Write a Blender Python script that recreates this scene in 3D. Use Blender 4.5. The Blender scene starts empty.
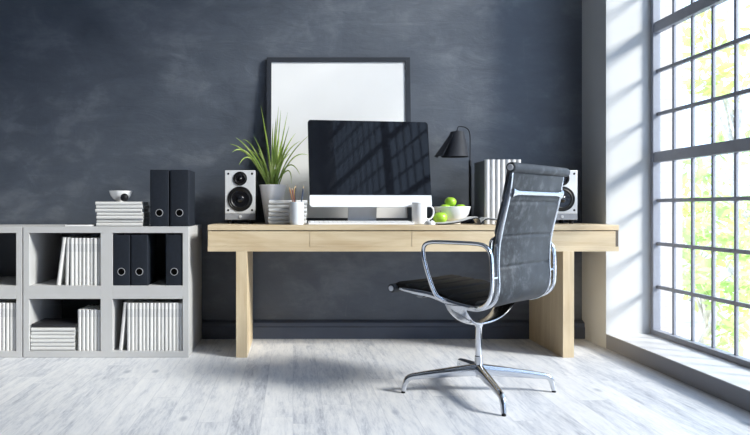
import bpy, bmesh, math, random
from mathutils import Vector, Matrix
random.seed(7)
PI = math.pi
C = bpy.context.scene.collection
SC = bpy.context.scene

# ------------------------------------------------------------------ helpers
def mesh_obj(name, bm, mat, parent=None, loc=None, smooth=20):
    me = bpy.data.meshes.new(name)
    bmesh.ops.recalc_face_normals(bm, faces=bm.faces[:])
    bm.to_mesh(me); bm.free()
    for m in (mat if isinstance(mat, (list, tuple)) else [mat]):
        me.materials.append(m)
    if smooth:
        for p in me.polygons: p.use_smooth = True
        me.set_sharp_from_angle(angle=math.radians(smooth))
    o = bpy.data.objects.new(name, me); C.objects.link(o)
    if parent is not None: o.parent = parent
    if loc: o.location = loc
    return o

def tag(o, label, cat, group=None):
    o['label'] = label; o['category'] = cat
    if group: o['group'] = group
    return o

def thing(name, label, cat, loc=(0, 0, 0), rotz=0.0, group=None):
    o = bpy.data.objects.new(name, None); C.objects.link(o)
    o.empty_display_size = 0.05
    o.location = loc; o.rotation_euler = (0, 0, rotz)
    return tag(o, label, cat, group)

def struct(name, bm, mat, parent=None, smooth=20):
    o = mesh_obj(name, bm, mat, parent, smooth=smooth)
    o['kind'] = 'structure'
    return o

def dup(root, loc, rot=(0, 0, 0), label=None, group=None, scale=None):
    r = root.copy(); C.objects.link(r)
    r.location = loc; r.rotation_euler = rot
    if scale: r.scale = scale
    if label: r['label'] = label
    if group: r['group'] = group
    for ch in list(root.children):
        c = ch.copy(); C.objects.link(c); c.parent = r
        for g in list(ch.children):
            d = g.copy(); C.objects.link(d); d.parent = c
    return r

def add_box(bm, x0, x1, y0, y1, z0, z1, bev=0.0, seg=2, mi=0):
    vs = [bm.verts.new((x, y, z)) for z in (z0, z1) for y in (y0, y1) for x in (x0, x1)]
    idx = [(0, 2, 3, 1), (4, 5, 7, 6), (0, 1, 5, 4), (2, 6, 7, 3), (0, 4, 6, 2), (1, 3, 7, 5)]
    fs = [bm.faces.new([vs[i] for i in f]) for f in idx]
    for f in fs: f.material_index = mi
    if bev > 0:
        es = set(e for f in fs for e in f.edges)
        r = bmesh.ops.bevel(bm, geom=list(es), offset=bev, segments=seg, profile=0.5, affect='EDGES')
        for f in r['faces']: f.material_index = mi
    return vs

def bx(*a, **k):
    bm = bmesh.new(); add_box(bm, *a, **k); return bm

def add_lathe(bm, prof, cx=0, cy=0, seg=40, axis='Z', cz=0, mi=0):
    """prof: list of (r, t) along the axis; r = 0 closes to a point."""
    rings = []
    for r, t in prof:
        if r <= 1e-6:
            ring = [bm.verts.new(_ax(axis, 0, 0, t, cx, cy, cz))]
        else:
            ring = [bm.verts.new(_ax(axis, r * math.cos(2 * PI * i / seg), r * math.sin(2 * PI * i / seg), t, cx, cy, cz)) for i in range(seg)]
        rings.append(ring)
    for a, b in zip(rings, rings[1:]):
        for i in range(seg):
            j = (i + 1) % seg
            if len(a) == 1 and len(b) == 1: continue
            if len(a) == 1: f = bm.faces.new((a[0], b[i], b[j]))
            elif len(b) == 1: f = bm.faces.new((a[i], b[0], a[j]))
            else: f = bm.faces.new((a[i], b[i], b[j], a[j]))
            f.material_index = mi

def _ax(axis, a, b, t, cx, cy, cz):
    if axis == 'Z': return (cx + a, cy + b, cz + t)
    if axis == 'Y': return (cx + a, cy + t, cz + b)
    return (cx + t, cy + a, cz + b)

def lathe(prof, **k):
    bm = bmesh.new(); add_lathe(bm, prof, **k); return bm

def smooth_path(pts, n=6, closed=False):
    """Catmull-Rom through the points."""
    P = [Vector(p) for p in pts]; out = []
    N = len(P)
    rng = range(N if closed else N - 1)
    for i in rng:
        if closed:
            p0, p1, p2, p3 = P[(i - 1) % N], P[i], P[(i + 1) % N], P[(i + 2) % N]
        else:
            p1, p2 = P[i], P[i + 1]
            p0 = P[i - 1] if i > 0 else p1 * 2 - p2
            p3 = P[i + 2] if i + 2 < N else p2 * 2 - p1
        for k in range(n):
            t = k / n
            out.append(0.5 * ((2 * p1) + (-p0 + p2) * t + (2 * p0 - 5 * p1 + 4 * p2 - p3) * t * t + (-p0 + 3 * p1 - 3 * p2 + p3) * t ** 3))
    if not closed: out.append(P[-1])
    return out

def add_tube(bm, pts, r, seg=12, closed=False, up=None, caps=True, mi=0):
    """r: radius, list of radii, or list/tuple-of-tuples (ra, rb); up = reference vector for the section."""
    P = [Vector(p) for p in pts]; N = len(P)
    def rad(i):
        q = r[i] if isinstance(r, list) else r
        return q if isinstance(q, tuple) else (q, q)
    rings = []; prev = None
    for i in range(N):
        if closed: t = P[(i + 1) % N] - P[(i - 1) % N]
        else: t = P[min(i + 1, N - 1)] - P[max(i - 1, 0)]
        t.normalize()
        if up is not None: a = Vector(up)
        elif prev is not None: a = prev
        else: a = Vector((0, 0, 1)) if abs(t.z) < 0.9 else Vector((1, 0, 0))
        a = (a - t * a.dot(t)).normalized(); prev = a
        b = t.cross(a)
        ra, rb = rad(i)
        rings.append([bm.verts.new(P[i] + a * (ra * math.cos(2 * PI * k / seg)) + b * (rb * math.sin(2 * PI * k / seg))) for k in range(seg)])
    for i in range(N if closed else N - 1):
        A, B = rings[i], rings[(i + 1) % N]
        for k in range(seg):
            f = bm.faces.new((A[k], B[k], B[(k + 1) % seg], A[(k + 1) % seg])); f.material_index = mi
    if caps and not closed:
        bm.faces.new(rings[0][::-1]); bm.faces.new(rings[-1])

def tube(*a, **k):
    bm = bmesh.new(); add_tube(bm, *a, **k); return bm

def add_prism(bm, poly, a0, a1, plane='XZ', mi=0):
    """extrude a 2-D polygon; plane XZ extrudes along Y, YZ along X, XY along Z"""
    def v(p, a):
        if plane == 'XZ': return (p[0], a, p[1])
        if plane == 'YZ': return (a, p[0], p[1])
        return (p[0], p[1], a)
    A = [bm.verts.new(v(p, a0)) for p in poly]; B = [bm.verts.new(v(p, a1)) for p in poly]
    n = len(poly)
    fs = [bm.faces.new(A), bm.faces.new(B[::-1])]
    for i in range(n): fs.append(bm.faces.new((A[i], B[i], B[(i + 1) % n], A[(i + 1) % n])))
    for f in fs: f.material_index = mi

# ------------------------------------------------------------------ materials
def new_mat(name):
    m = bpy.data.materials.new(name); m.use_nodes = True
    nt = m.node_tree; b = nt.nodes['Principled BSDF']
    return m, nt, b

def N(nt, t, **k):
    n = nt.nodes.new(t)
    for a, v in k.items(): setattr(n, a, v)
    return n

def mapping(nt, scale=(1, 1, 1), rot=(0, 0, 0), coord='Object', loc=(0, 0, 0)):
    tc = N(nt, 'ShaderNodeTexCoord'); mp = N(nt, 'ShaderNodeMapping')
    mp.inputs['Scale'].default_value = scale; mp.inputs['Rotation'].default_value = rot; mp.inputs['Location'].default_value = loc
    nt.links.new(tc.outputs[coord], mp.inputs['Vector'])
    return mp.outputs['Vector']

def noise(nt, vec, scale, detail=5, rough=0.55, dist=0.0):
    n = N(nt, 'ShaderNodeTexNoise')
    n.inputs['Scale'].default_value = scale; n.inputs['Detail'].default_value = detail
    n.inputs['Roughness'].default_value = rough; n.inputs['Distortion'].default_value = dist
    nt.links.new(vec, n.inputs['Vector'])
    return n.outputs['Fac']

def ramp(nt, fac, stops):
    r = N(nt, 'ShaderNodeValToRGB')
    while len(r.color_ramp.elements) < len(stops): r.color_ramp.elements.new(0.5)
    for e, (p, c) in zip(r.color_ramp.elements, stops):
        e.position = p; e.color = (*c, 1) if len(c) == 3 else c
    nt.links.new(fac, r.inputs['Fac'])
    return r.outputs['Color']

def mix(nt, fac, a, b, mode='MIX'):
    m = N(nt, 'ShaderNodeMix', data_type='RGBA', blend_type=mode)
    for sock, v in ((m.inputs[0], fac), (m.inputs[6], a), (m.inputs[7], b)):
        if hasattr(v, 'links'): nt.links.new(v, sock)
        elif isinstance(v, (int, float)): sock.default_value = v
        else: sock.default_value = (*v, 1)
    return m.outputs[2]

def math_n(nt, op, a, b=None):
    m = N(nt, 'ShaderNodeMath', operation=op)
    for i, v in enumerate((a, b)):
        if v is None: continue
        if hasattr(v, 'links'): nt.links.new(v, m.inputs[i])
        else: m.inputs[i].default_value = v
    return m.outputs[0]

def bump(nt, b, h, strength=0.2, dist=0.01):
    n = N(nt, 'ShaderNodeBump'); n.inputs['Strength'].default_value = strength; n.inputs['Distance'].default_value = dist
    nt.links.new(h, n.inputs['Height']); nt.links.new(n.outputs['Normal'], b.inputs['Normal'])

def simple(name, col, rough=0.5, metal=0.0, spec=0.5, var=0.06, scale=30, bmp=0.0):
    m, nt, b = new_mat(name)
    v = mapping(nt)
    f = noise(nt, v, scale, 3)
    dark = tuple(c * (1 - var) for c in col); light = tuple(min(1, c * (1 + var)) for c in col)
    nt.links.new(ramp(nt, f, [(0.3, dark), (0.7, light)]), b.inputs['Base Color'])
    b.inputs['Roughness'].default_value = rough; b.inputs['Metallic'].default_value = metal
    b.inputs['Specular IOR Level'].default_value = spec
    if bmp: bump(nt, b, f, bmp, 0.002)
    return m

def wood_mat(name, axis='X', end=False):
    m, nt, b = new_mat(name)
    sc = {'X': (1.2, 9, 9), 'Z': (9, 9, 1.2), 'Y': (9, 1.2, 9)}[axis]
    v = mapping(nt, sc)
    n1 = noise(nt, v, 1.6, 6, 0.6, 0.8)
    w = N(nt, 'ShaderNodeTexWave', wave_type='BANDS', bands_direction='DIAGONAL')
    w.inputs['Scale'].default_value = 0.5; w.inputs['Distortion'].default_value = 14; w.inputs['Detail'].default_value = 3
    w.inputs['Detail Scale'].default_value = 0.7
    nt.links.new(v, w.inputs['Vector'])
    c1 = ramp(nt, n1, [(0.25, (0.52, 0.40, 0.255)), (0.5, (0.62, 0.505, 0.34)), (0.75, (0.70, 0.59, 0.42))])
    c2 = ramp(nt, w.outputs['Fac'], [(0.0, (0.90, 0.86, 0.80)), (0.25, (1, 1, 1)), (1, (1, 1, 1))])
    col = mix(nt, 0.55, c1, c2, 'MULTIPLY')
    fine = noise(nt, mapping(nt, tuple(s * 14 if s > 2 else s * 3 for s in sc)), 1.0, 3)
    col = mix(nt, 0.25, col, ramp(nt, fine, [(0.3, (0.8, 0.76, 0.7)), (0.6, (1, 1, 1))]), 'MULTIPLY')
    nt.links.new(col, b.inputs['Base Color'])
    b.inputs['Roughness'].default_value = 0.45
    bump(nt, b, fine, 0.08, 0.001)
    return m

def plaster_dark():
    m, nt, b = new_mat('slate_plaster')
    v = mapping(nt, loc=(-1.77, 0, 0.41))  # mottling shifted: pale blotch imitates sunlight right of centre, left corners dimmer
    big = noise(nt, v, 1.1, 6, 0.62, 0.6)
    med = noise(nt, mapping(nt, (1, 1, 1.6), rot=(0, 0.5, 0)), 4.0, 8, 0.66, 0.5)
    streak = noise(nt, mapping(nt, (1.5, 1, 5), rot=(0, 0.7, 0)), 2.0, 6, 0.7, 1.2)
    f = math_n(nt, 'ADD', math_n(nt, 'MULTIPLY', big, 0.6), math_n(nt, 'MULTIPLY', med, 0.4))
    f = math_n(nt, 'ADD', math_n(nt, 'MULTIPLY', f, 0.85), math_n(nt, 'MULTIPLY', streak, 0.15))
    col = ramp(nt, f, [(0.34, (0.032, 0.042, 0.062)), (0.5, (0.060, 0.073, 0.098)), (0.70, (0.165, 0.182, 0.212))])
    scr = noise(nt, mapping(nt, (6, 1, 0.7), rot=(0, -0.45, 0)), 3.0, 8, 0.75, 2.5)
    col = mix(nt, ramp(nt, scr, [(0.60, (0, 0, 0)), (0.74, (0.28, 0.28, 0.28))]), col, (0.16, 0.175, 0.2))
    nt.links.new(col, b.inputs['Base Color'])
    rr = ramp(nt, med, [(0.3, (0.46,) * 3), (0.7, (0.54,) * 3)])
    nt.links.new(rr, b.inputs['Roughness'])
    b.inputs['Specular IOR Level'].default_value = 1.0
    bump(nt, b, math_n(nt, 'ADD', med, streak), 0.25, 0.01)
    return m

def plaster_white(name, col=(0.78, 0.78, 0.78)):
    m, nt, b = new_mat(name)
    v = mapping(nt)
    f = noise(nt, v, 3, 5); g = noise(nt, v, 60, 4)
    nt.links.new(ramp(nt, f, [(0.3, tuple(c * 0.95 for c in col)), (0.7, col)]), b.inputs['Base Color'])
    b.inputs['Roughness'].default_value = 0.7
    bump(nt, b, g, 0.05, 0.003)
    return m

def floor_mat():
    m, nt, b = new_mat('whitewashed_planks')
    tc = N(nt, 'ShaderNodeTexCoord'); sp = N(nt, 'ShaderNodeSeparateXYZ')
    nt.links.new(tc.outputs['Object'], sp.inputs[0])
    W, L = 0.125, 1.5
    xs = math_n(nt, 'DIVIDE', sp.outputs['X'], W)
    xi = math_n(nt, 'FLOOR', xs); xf = math_n(nt, 'FRACT', xs)
    wn = N(nt, 'ShaderNodeTexWhiteNoise', noise_dimensions='1D'); nt.links.new(xi, wn.inputs['W'])
    ys = math_n(nt, 'ADD', math_n(nt, 'DIVIDE', sp.outputs['Y'], L), math_n(nt, 'MULTIPLY', wn.outputs['Value'], 7.3))
    yi = math_n(nt, 'FLOOR', ys); yf = math_n(nt, 'FRACT', ys)
    cmb = N(nt, 'ShaderNodeCombineXYZ'); nt.links.new(xi, cmb.inputs[0]); nt.links.new(yi, cmb.inputs[1])
    w2 = N(nt, 'ShaderNodeTexWhiteNoise', noise_dimensions='2D'); nt.links.new(cmb.outputs[0], w2.inputs['Vector'])
    rnd = w2.outputs['Value']
    # grain coordinates, shifted per plank
    off = N(nt, 'ShaderNodeCombineXYZ')
    nt.links.new(math_n(nt, 'MULTIPLY', rnd, 31.0), off.inputs[1]); nt.links.new(math_n(nt, 'MULTIPLY', rnd, 17.0), off.inputs[2])
    add = N(nt, 'ShaderNodeVectorMath', operation='ADD')
    nt.links.new(tc.outputs['Object'], add.inputs[0]); nt.links.new(off.outputs[0], add.inputs[1])
    def mp(s):
        q = N(nt, 'ShaderNodeMapping'); q.inputs['Scale'].default_value = s
        nt.links.new(add.outputs[0], q.inputs['Vector']); return q.outputs[0]
    g1 = noise(nt, mp((30, 5, 1)), 1.0, 8, 0.8, 0.4)
    g2 = noise(nt, mp((7, 1.3, 1)), 1.0, 5, 0.65, 1.8)
    g3 = noise(nt, mp((110, 9, 1)), 1.0, 4, 0.7)
    f = math_n(nt, 'ADD', math_n(nt, 'MULTIPLY', g1, 0.5), math_n(nt, 'MULTIPLY', g2, 0.28))
    f = math_n(nt, 'ADD', f, math_n(nt, 'MULTIPLY', g3, 0.22))
    f = math_n(nt, 'ADD', f, math_n(nt, 'MULTIPLY', math_n(nt, 'SUBTRACT', rnd, 0.5), 0.07))
    col = ramp(nt, f, [(0.36, (0.32, 0.34, 0.40)), (0.44, (0.53, 0.55, 0.60)), (0.51, (0.67, 0.68, 0.71)), (0.64, (0.78, 0.78, 0.79))])
    vor = N(nt, 'ShaderNodeTexVoronoi'); vor.inputs['Scale'].default_value = 1.0
    nt.links.new(mp((4.0, 1.9, 0)), vor.inputs['Vector'])
    col = mix(nt, ramp(nt, vor.outputs['Distance'], [(0.03, (0.75,) * 3), (0.09, (0, 0, 0))]), col, (0.30, 0.33, 0.40))
    ex = math_n(nt, 'MINIMUM', xf, math_n(nt, 'SUBTRACT', 1.0, xf))
    ey = math_n(nt, 'MINIMUM', yf, math_n(nt, 'SUBTRACT', 1.0, yf))
    gx = math_n(nt, 'LESS_THAN', ex, 0.014); gy = math_n(nt, 'LESS_THAN', ey, 0.0012)
    gap = math_n(nt, 'MAXIMUM', gx, gy)
    col = mix(nt, math_n(nt, 'MULTIPLY', gap, 0.45), col, (0.42, 0.44, 0.50))
    nt.links.new(col, b.inputs['Base Color'])
    b.inputs['Roughness'].default_value = 0.42
    b.inputs['Specular IOR Level'].default_value = 0.4
    bump(nt, b, math_n(nt, 'SUBTRACT', f, gap), 0.15, 0.003)
    return m

def leather():
    m, nt, b = new_mat('black_leather')
    v = mapping(nt)
    f = noise(nt, v, 22, 8, 0.72, 0.1); g = noise(nt, v, 220, 3)
    nt.links.new(ramp(nt, f, [(0.36, (0.009, 0.011, 0.015)), (0.52, (0.026, 0.031, 0.038)), (0.66, (0.075, 0.083, 0.095))]), b.inputs['Base Color'])
    nt.links.new(ramp(nt, f, [(0.3, (0.48,) * 3), (0.7, (0.65,) * 3)]), b.inputs['Roughness'])
    b.inputs['Specular IOR Level'].default_value = 0.35
    bump(nt, b, g, 0.12, 0.001)
    return m

def brick_white():
    m, nt, b = new_mat('white_painted_brick')
    t = N(nt, 'ShaderNodeTexBrick')
    nt.links.new(mapping(nt, (1, 1, 1), rot=(PI / 2, 0, 0)), t.inputs['Vector'])
    t.inputs['Scale'].default_value = 4.0
    t.inputs['Color1'].default_value = (0.52, 0.49, 0.465, 1); t.inputs['Color2'].default_value = (0.50, 0.465, 0.44, 1)
    t.inputs['Mortar'].default_value = (0.42, 0.385, 0.36, 1); t.inputs['Mortar Size'].default_value = 0.012
    nt.links.new(t.outputs['Color'], b.inputs['Base Color'])
    b.inputs['Roughness'].default_value = 0.85
    return m

def glass_pane():
    m = bpy.data.materials.new('window_glass'); m.use_nodes = True
    nt = m.node_tree; nt.nodes.clear()
    o = N(nt, 'ShaderNodeOutputMaterial'); mx = N(nt, 'ShaderNodeMixShader')
    tr = N(nt, 'ShaderNodeBsdfTransparent'); gl = N(nt, 'ShaderNodeBsdfGlossy'); fr = N(nt, 'ShaderNodeLayerWeight')
    tr.inputs['Color'].default_value = (0.97, 0.985, 0.98, 1); gl.inputs['Roughness'].default_value = 0.02
    nt.links.new(math_n(nt, 'ADD', math_n(nt, 'MULTIPLY', math_n(nt, 'POWER', fr.outputs['Facing'], 5.0), 0.6), 0.025), mx.inputs[0]); nt.links.new(tr.outputs[0], mx.inputs[1]); nt.links.new(gl.outputs[0], mx.inputs[2])
    nt.links.new(mx.outputs[0], o.inputs['Surface'])
    return m

def leaf_mat(name, a, b_):
    m, nt, b = new_mat(name)
    f = noise(nt, mapping(nt), 2.5, 4)
    col = ramp(nt, f, [(0.3, a), (0.7, b_)])
    nt.links.new(col, b.inputs['Base Color'])
    b.inputs['Roughness'].default_value = 0.6
    tl = N(nt, 'ShaderNodeBsdfTranslucent'); nt.links.new(col, tl.inputs['Color'])
    mx = N(nt, 'ShaderNodeMixShader'); mx.inputs[0].default_value = 0.5
    out = nt.nodes['Material Output']
    nt.links.new(b.outputs[0], mx.inputs[1]); nt.links.new(tl.outputs[0], mx.inputs[2]); nt.links.new(mx.outputs[0], out.inputs['Surface'])
    return m

def blade_mat():
    m, nt, b = new_mat('plant_leaf_green')
    f = noise(nt, mapping(nt, (20, 20, 4)), 1.5, 4)
    nt.links.new(ramp(nt, f, [(0.3, (0.16, 0.28, 0.035)), (0.5, (0.34, 0.48, 0.09)), (0.7, (0.58, 0.66, 0.24))]), b.inputs['Base Color'])
    b.inputs['Roughness'].default_value = 0.4
    return m

def book_white(name='white_book_cover', band=True):
    """white cover; a pale grey printed band near the head of the spine"""
    m, nt, b = new_mat(name)
    tc = N(nt, 'ShaderNodeTexCoord'); sp = N(nt, 'ShaderNodeSeparateXYZ')
    nt.links.new(tc.outputs['Object'], sp.inputs[0])
    n = noise(nt, mapping(nt, (40, 40, 160)), 3.0, 3)
    inband = math_n(nt, 'MULTIPLY', math_n(nt, 'GREATER_THAN', sp.outputs['Z'], 0.19), math_n(nt, 'LESS_THAN', sp.outputs['Z'], 0.235))
    k = math_n(nt, 'MULTIPLY', inband, math_n(nt, 'MULTIPLY', n, 0.5))
    col = mix(nt, k if band else 0.0, (0.60, 0.60, 0.595), (0.28, 0.30, 0.34))
    nt.links.new(col, b.inputs['Base Color'])
    b.inputs['Roughness'].default_value = 0.35
    return m

M = {}
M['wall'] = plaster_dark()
M['white'] = plaster_white('white_plaster', (0.58, 0.59, 0.60))
M['ceil'] = plaster_white('ceiling_plaster', (0.45, 0.46, 0.48))
M['grey_wall'] = plaster_white('grey_plaster', (0.13, 0.145, 0.17))
M['base'] = simple('slate_skirting_paint', (0.062, 0.075, 0.108), 0.45, var=0.08, scale=8)
M['floor'] = floor_mat()
M['frame'] = simple('grey_window_paint', (0.26, 0.275, 0.325), 0.45, var=0.04)
M['glass'] = glass_pane()
M['brick'] = brick_white()
M['apron'] = plaster_white('shade_darkened_apron', (0.27, 0.275, 0.30))  # darker than the wall to imitate shade on the face below the window
M['sill'] = simple('pale_sill_stone', (0.56, 0.56, 0.57), 0.4, var=0.06, scale=5)
M['wood_x'] = wood_mat('pale_ash_wood', 'X'); M['wood_z'] = wood_mat('pale_ash_wood_upright', 'Z')
M['recess_shade'] = simple('recess_shade_brown', (0.13, 0.105, 0.085), 0.7)  # dark brown stands in for shade in the desk-end recess
M['shelf'] = simple('light_grey_lacquer', (0.47, 0.47, 0.475), 0.5, var=0.03, scale=4)
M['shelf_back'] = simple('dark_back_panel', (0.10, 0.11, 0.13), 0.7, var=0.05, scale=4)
M['book'] = book_white(); M['book_plain'] = book_white('plain_white_cover', False)
M['pages'] = simple('page_block', (0.80, 0.79, 0.76), 0.8, var=0.12, scale=200)
M['black_cover'] = simple('black_magazine_cover', (0.018, 0.018, 0.022), 0.4)
M['binder'] = simple('charcoal_binder_board', (0.012, 0.0155, 0.023), 0.65, spec=.2, var=0.15, scale=60)
M['hole'] = simple('black_recess', (0.002, 0.002, 0.002), 0.95, spec=.02)
M['ring'] = simple('metal_ring', (0.42, 0.43, 0.45), 0.35, 0.3)
M['ceramic'] = simple('white_ceramic', (0.86, 0.86, 0.87), 0.18, var=0.01)
M['black_gloss'] = simple('black_gloss', (0.008, 0.008, 0.01), 0.12)
M['black_matte'] = simple('black_matte', (0.008, 0.0085, 0.011), 0.55, spec=.25)
M['rubber'] = simple('black_rubber_cone', (0.006, 0.006, 0.007), 0.4, spec=.35)
M['lamp'] = simple('charcoal_lamp_paint', (0.030, 0.033, 0.042), 0.65, spec=.25)
M['silver'] = simple('silver_baffle', (0.66, 0.67, 0.69), 0.35, 0.15, var=0.03)
M['silver_dk'] = simple('grey_speaker_strip', (0.30, 0.31, 0.34), 0.4, 0.2)
M['alu'] = simple('brushed_aluminium', (0.80, 0.81, 0.83), 0.38, 0.35, var=0.02)
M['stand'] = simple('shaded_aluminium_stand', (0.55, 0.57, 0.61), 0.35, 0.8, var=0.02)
M['chrome'] = simple('chrome', (0.72, 0.74, 0.78), 0.08, 1.0, var=0.01)
M['alu_polished'] = simple('polished_aluminium', (0.60, 0.62, 0.66), 0.17, 1.0, var=0.01)
M['screen'] = simple('dark_screen_glass', (0.006, 0.007, 0.010), 0.04, spec=0.2, var=0.0)
M['leather'] = leather()
M['seat_leather'] = simple('seat_leather', (0.008, 0.0075, 0.0075), 0.65, spec=.15, var=0.3, scale=40, bmp=0.1)
M['blade'] = blade_mat()
M['pot'] = simple('white_pot_glaze', (0.90, 0.89, 0.91), 0.3, var=0.01)
M['soil'] = simple('potting_soil', (0.05, 0.035, 0.025), 0.95, var=0.5, scale=90, bmp=0.6)
M['mat'] = simple('blank_white_print', (0.75, 0.75, 0.755), 0.5, var=0.01, scale=2)
M['pic_frame'] = simple('black_frame_wood', (0.025, 0.029, 0.038), 0.4)
M['cup'] = simple('pale_grey_enamel_cup', (0.70, 0.73, 0.77), 0.35, var=0.02)
M['file_white'] = simple('white_file_spine', (0.62, 0.62, 0.63), 0.4, var=0.02)
M['file_grey'] = simple('slate_file_board', (0.10, 0.115, 0.14), 0.6, var=0.1, scale=50)
M['apple'] = simple('green_apple_skin', (0.36, 0.62, 0.05), 0.28, var=0.22, scale=18)
M['cap'] = simple('satin_metal_cap', (0.62, 0.64, 0.68), 0.45, 0.3)
M['stem'] = simple('brown_stem', (0.12, 0.07, 0.03), 0.7)
M['bark'] = simple('tree_bark', (0.62, 0.57, 0.50), 0.9, var=0.3, scale=12, bmp=0.5)
M['leaf_a'] = leaf_mat('yellow_green_leaves', (0.58, 0.74, 0.20), (0.78, 0.88, 0.36))
M['leaf_b'] = leaf_mat('fresh_green_leaves', (0.48, 0.66, 0.24), (0.70, 0.82, 0.40))
M['lawn'] = simple('pale_gravel', (0.60, 0.60, 0.57), 0.9, var=.15, scale=6)
for k_, c_ in dict(pencil_a=(0.42, 0.20, 0.09), pencil_b=(0.22, 0.07, 0.05), pencil_c=(0.62, 0.42, 0.12), pencil_d=(0.05, 0.05, 0.06), pencil_e=(0.04, 0.06, 0.12)).items():
    M[k_] = simple('painted_' + k_, c_, 0.4)
M['wood_tip'] = simple('sharpened_wood', (0.62, 0.45, 0.27), 0.7)
M['lead'] = simple('graphite', (0.05, 0.05, 0.055), 0.4)

# ------------------------------------------------------------------ the room
YB = 4.378          # back wall
XR = 1.888          # right wall, inner face
XG = 2.19           # glass plane of the window
YW = 4.04           # near edge of the pier = far jamb of the window
YW0 = -1.36         # other jamb of the window, behind the camera
XL, YN, ZC = -4.2, -3.2, 4.15
XO = 2.35           # outer face of the wall
ROWS = 15; PITCH = 0.2585; SILL = 0.088; WTOP = 0.115 + 0.2585 * ROWS

struct('floor', bx(XL - .1, XR, YN - .1, YB, -0.12, 0), M['floor'])
struct('ceiling', bx(XL - .15, XO, YN - .15, YB + .15, ZC, ZC + 0.15), M['ceil'])
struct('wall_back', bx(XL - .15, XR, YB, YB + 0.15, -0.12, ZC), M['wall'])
struct('wall_left', bx(XL - .15, XL, YN - .15, YB, -0.12, ZC), M['grey_wall'])
struct('wall_front', bx(XL, XO, YN - .15, YN, -0.12, ZC), M['grey_wall'])
# right wall: pier beside the window, header above it, pier behind the camera, apron under it
bm = bmesh.new()
add_box(bm, XR, XG + .01, YW, YB + .15, -0.12, ZC)
add_box(bm, XR, XG + .01, YN, YW0, -0.12, ZC)
add_box(bm, XR, XG + .01, YW0, YW, WTOP, ZC)
struct('wall_right', bm, M['white'])
struct('trim_2', bx(XR, XG + .01, YW0, YW, -0.12, SILL - 0.004), M['apron'])
bm = bmesh.new()
add_box(bm, XG + .01, XO, YW + .004, YB + 1.6, -0.5, ZC + .4)
add_box(bm, XG + .01, XO, YN, YW0, -0.5, ZC + .4)
add_box(bm, XG + .01, XO, YW0, YW + .004, WTOP, ZC + .4)
add_box(bm, XG + .01, XO, YW0, YW + .004, -0.5, SILL - 0.03)
struct('wall_outside', bm, M['brick'])
# skirting board of the back wall, stepped and moulded
bm = bmesh.new()
add_prism(bm, [(YB, 0), (YB - .047, 0), (YB - .047, .074), (YB - .040, .080), (YB - .040, .103), (YB - .012, .115), (YB, .117)], XL, XR, 'YZ')
struct('baseboard_back', bm, M['base'])

# window: a real box frame with transoms, upright glazing bars and thin horizontal ones
win = bpy.data.objects.new('window_1', None); C.objects.link(win); win['kind'] = 'structure'
def wpart(name, bm, mat, sm=20):
    o = mesh_obj(name, bm, mat, win, smooth=sm); return o
bm = bmesh.new()
D0, D1 = XG - 0.036, XG + 0.012
add_box(bm, D0, D1, YW - 0.030, YW, SILL, WTOP, 0.003)
add_box(bm, D0, D1, YW0, YW0 + 0.030, SILL, WTOP, 0.003)
add_box(bm, D0, D1, YW0 + .03, YW - .03, SILL, 0.118, 0.003)
add_box(bm, D0, D1, YW0 + .03, YW - .03, WTOP - 0.03, WTOP, 0.003)
wpart('window_frame', bm, M['frame'])
y = 3.848; k = 0; ups = [4.022]
while y > YW0 + 0.06:
    ups.append(y); y -= 0.18
for i, y in enumerate(ups[1:]):
    wpart('glazing_bar', bx(XG - 0.009, XG + 0.007, y - 0.0085, y + 0.0085, 0.118, WTOP - .03, 0.002, 1), M['frame'])
for r in range(1, ROWS):
    z = 0.115 + PITCH * r
    if r in (4, 7, 10, 13):
        wpart('transom', bx(XG - 0.030, XG + 0.010, YW0 + .03, YW - .03, z - 0.031, z + 0.031, 0.003), M['frame'])
    else:
        wpart('glazing_bar', bx(XG - 0.012, XG + 0.007, YW0 + .03, YW - .03, z - 0.0105, z + 0.0105, 0.002, 1), M['frame'])
for y in (0.70, ):
    wpart('mullion', bx(XG - 0.030, XG + 0.010, y - 0.05, y + 0.05, 0.118, WTOP - .03, 0.003), M['frame'])
wpart('pane', bx(XG + .0, XG + 0.004, YW0 + .02, YW - .02, 0.10, WTOP - .02), M['glass'], 0)
struct('trim_1', bx(XR - .0, D0 + .01, YW0, YW, SILL - .004, SILL, 0.0), M['sill'])

# outdoors
struct('ground', bx(XO, 40, -16, 40, -0.8, -0.45), M['lawn'])

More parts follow.
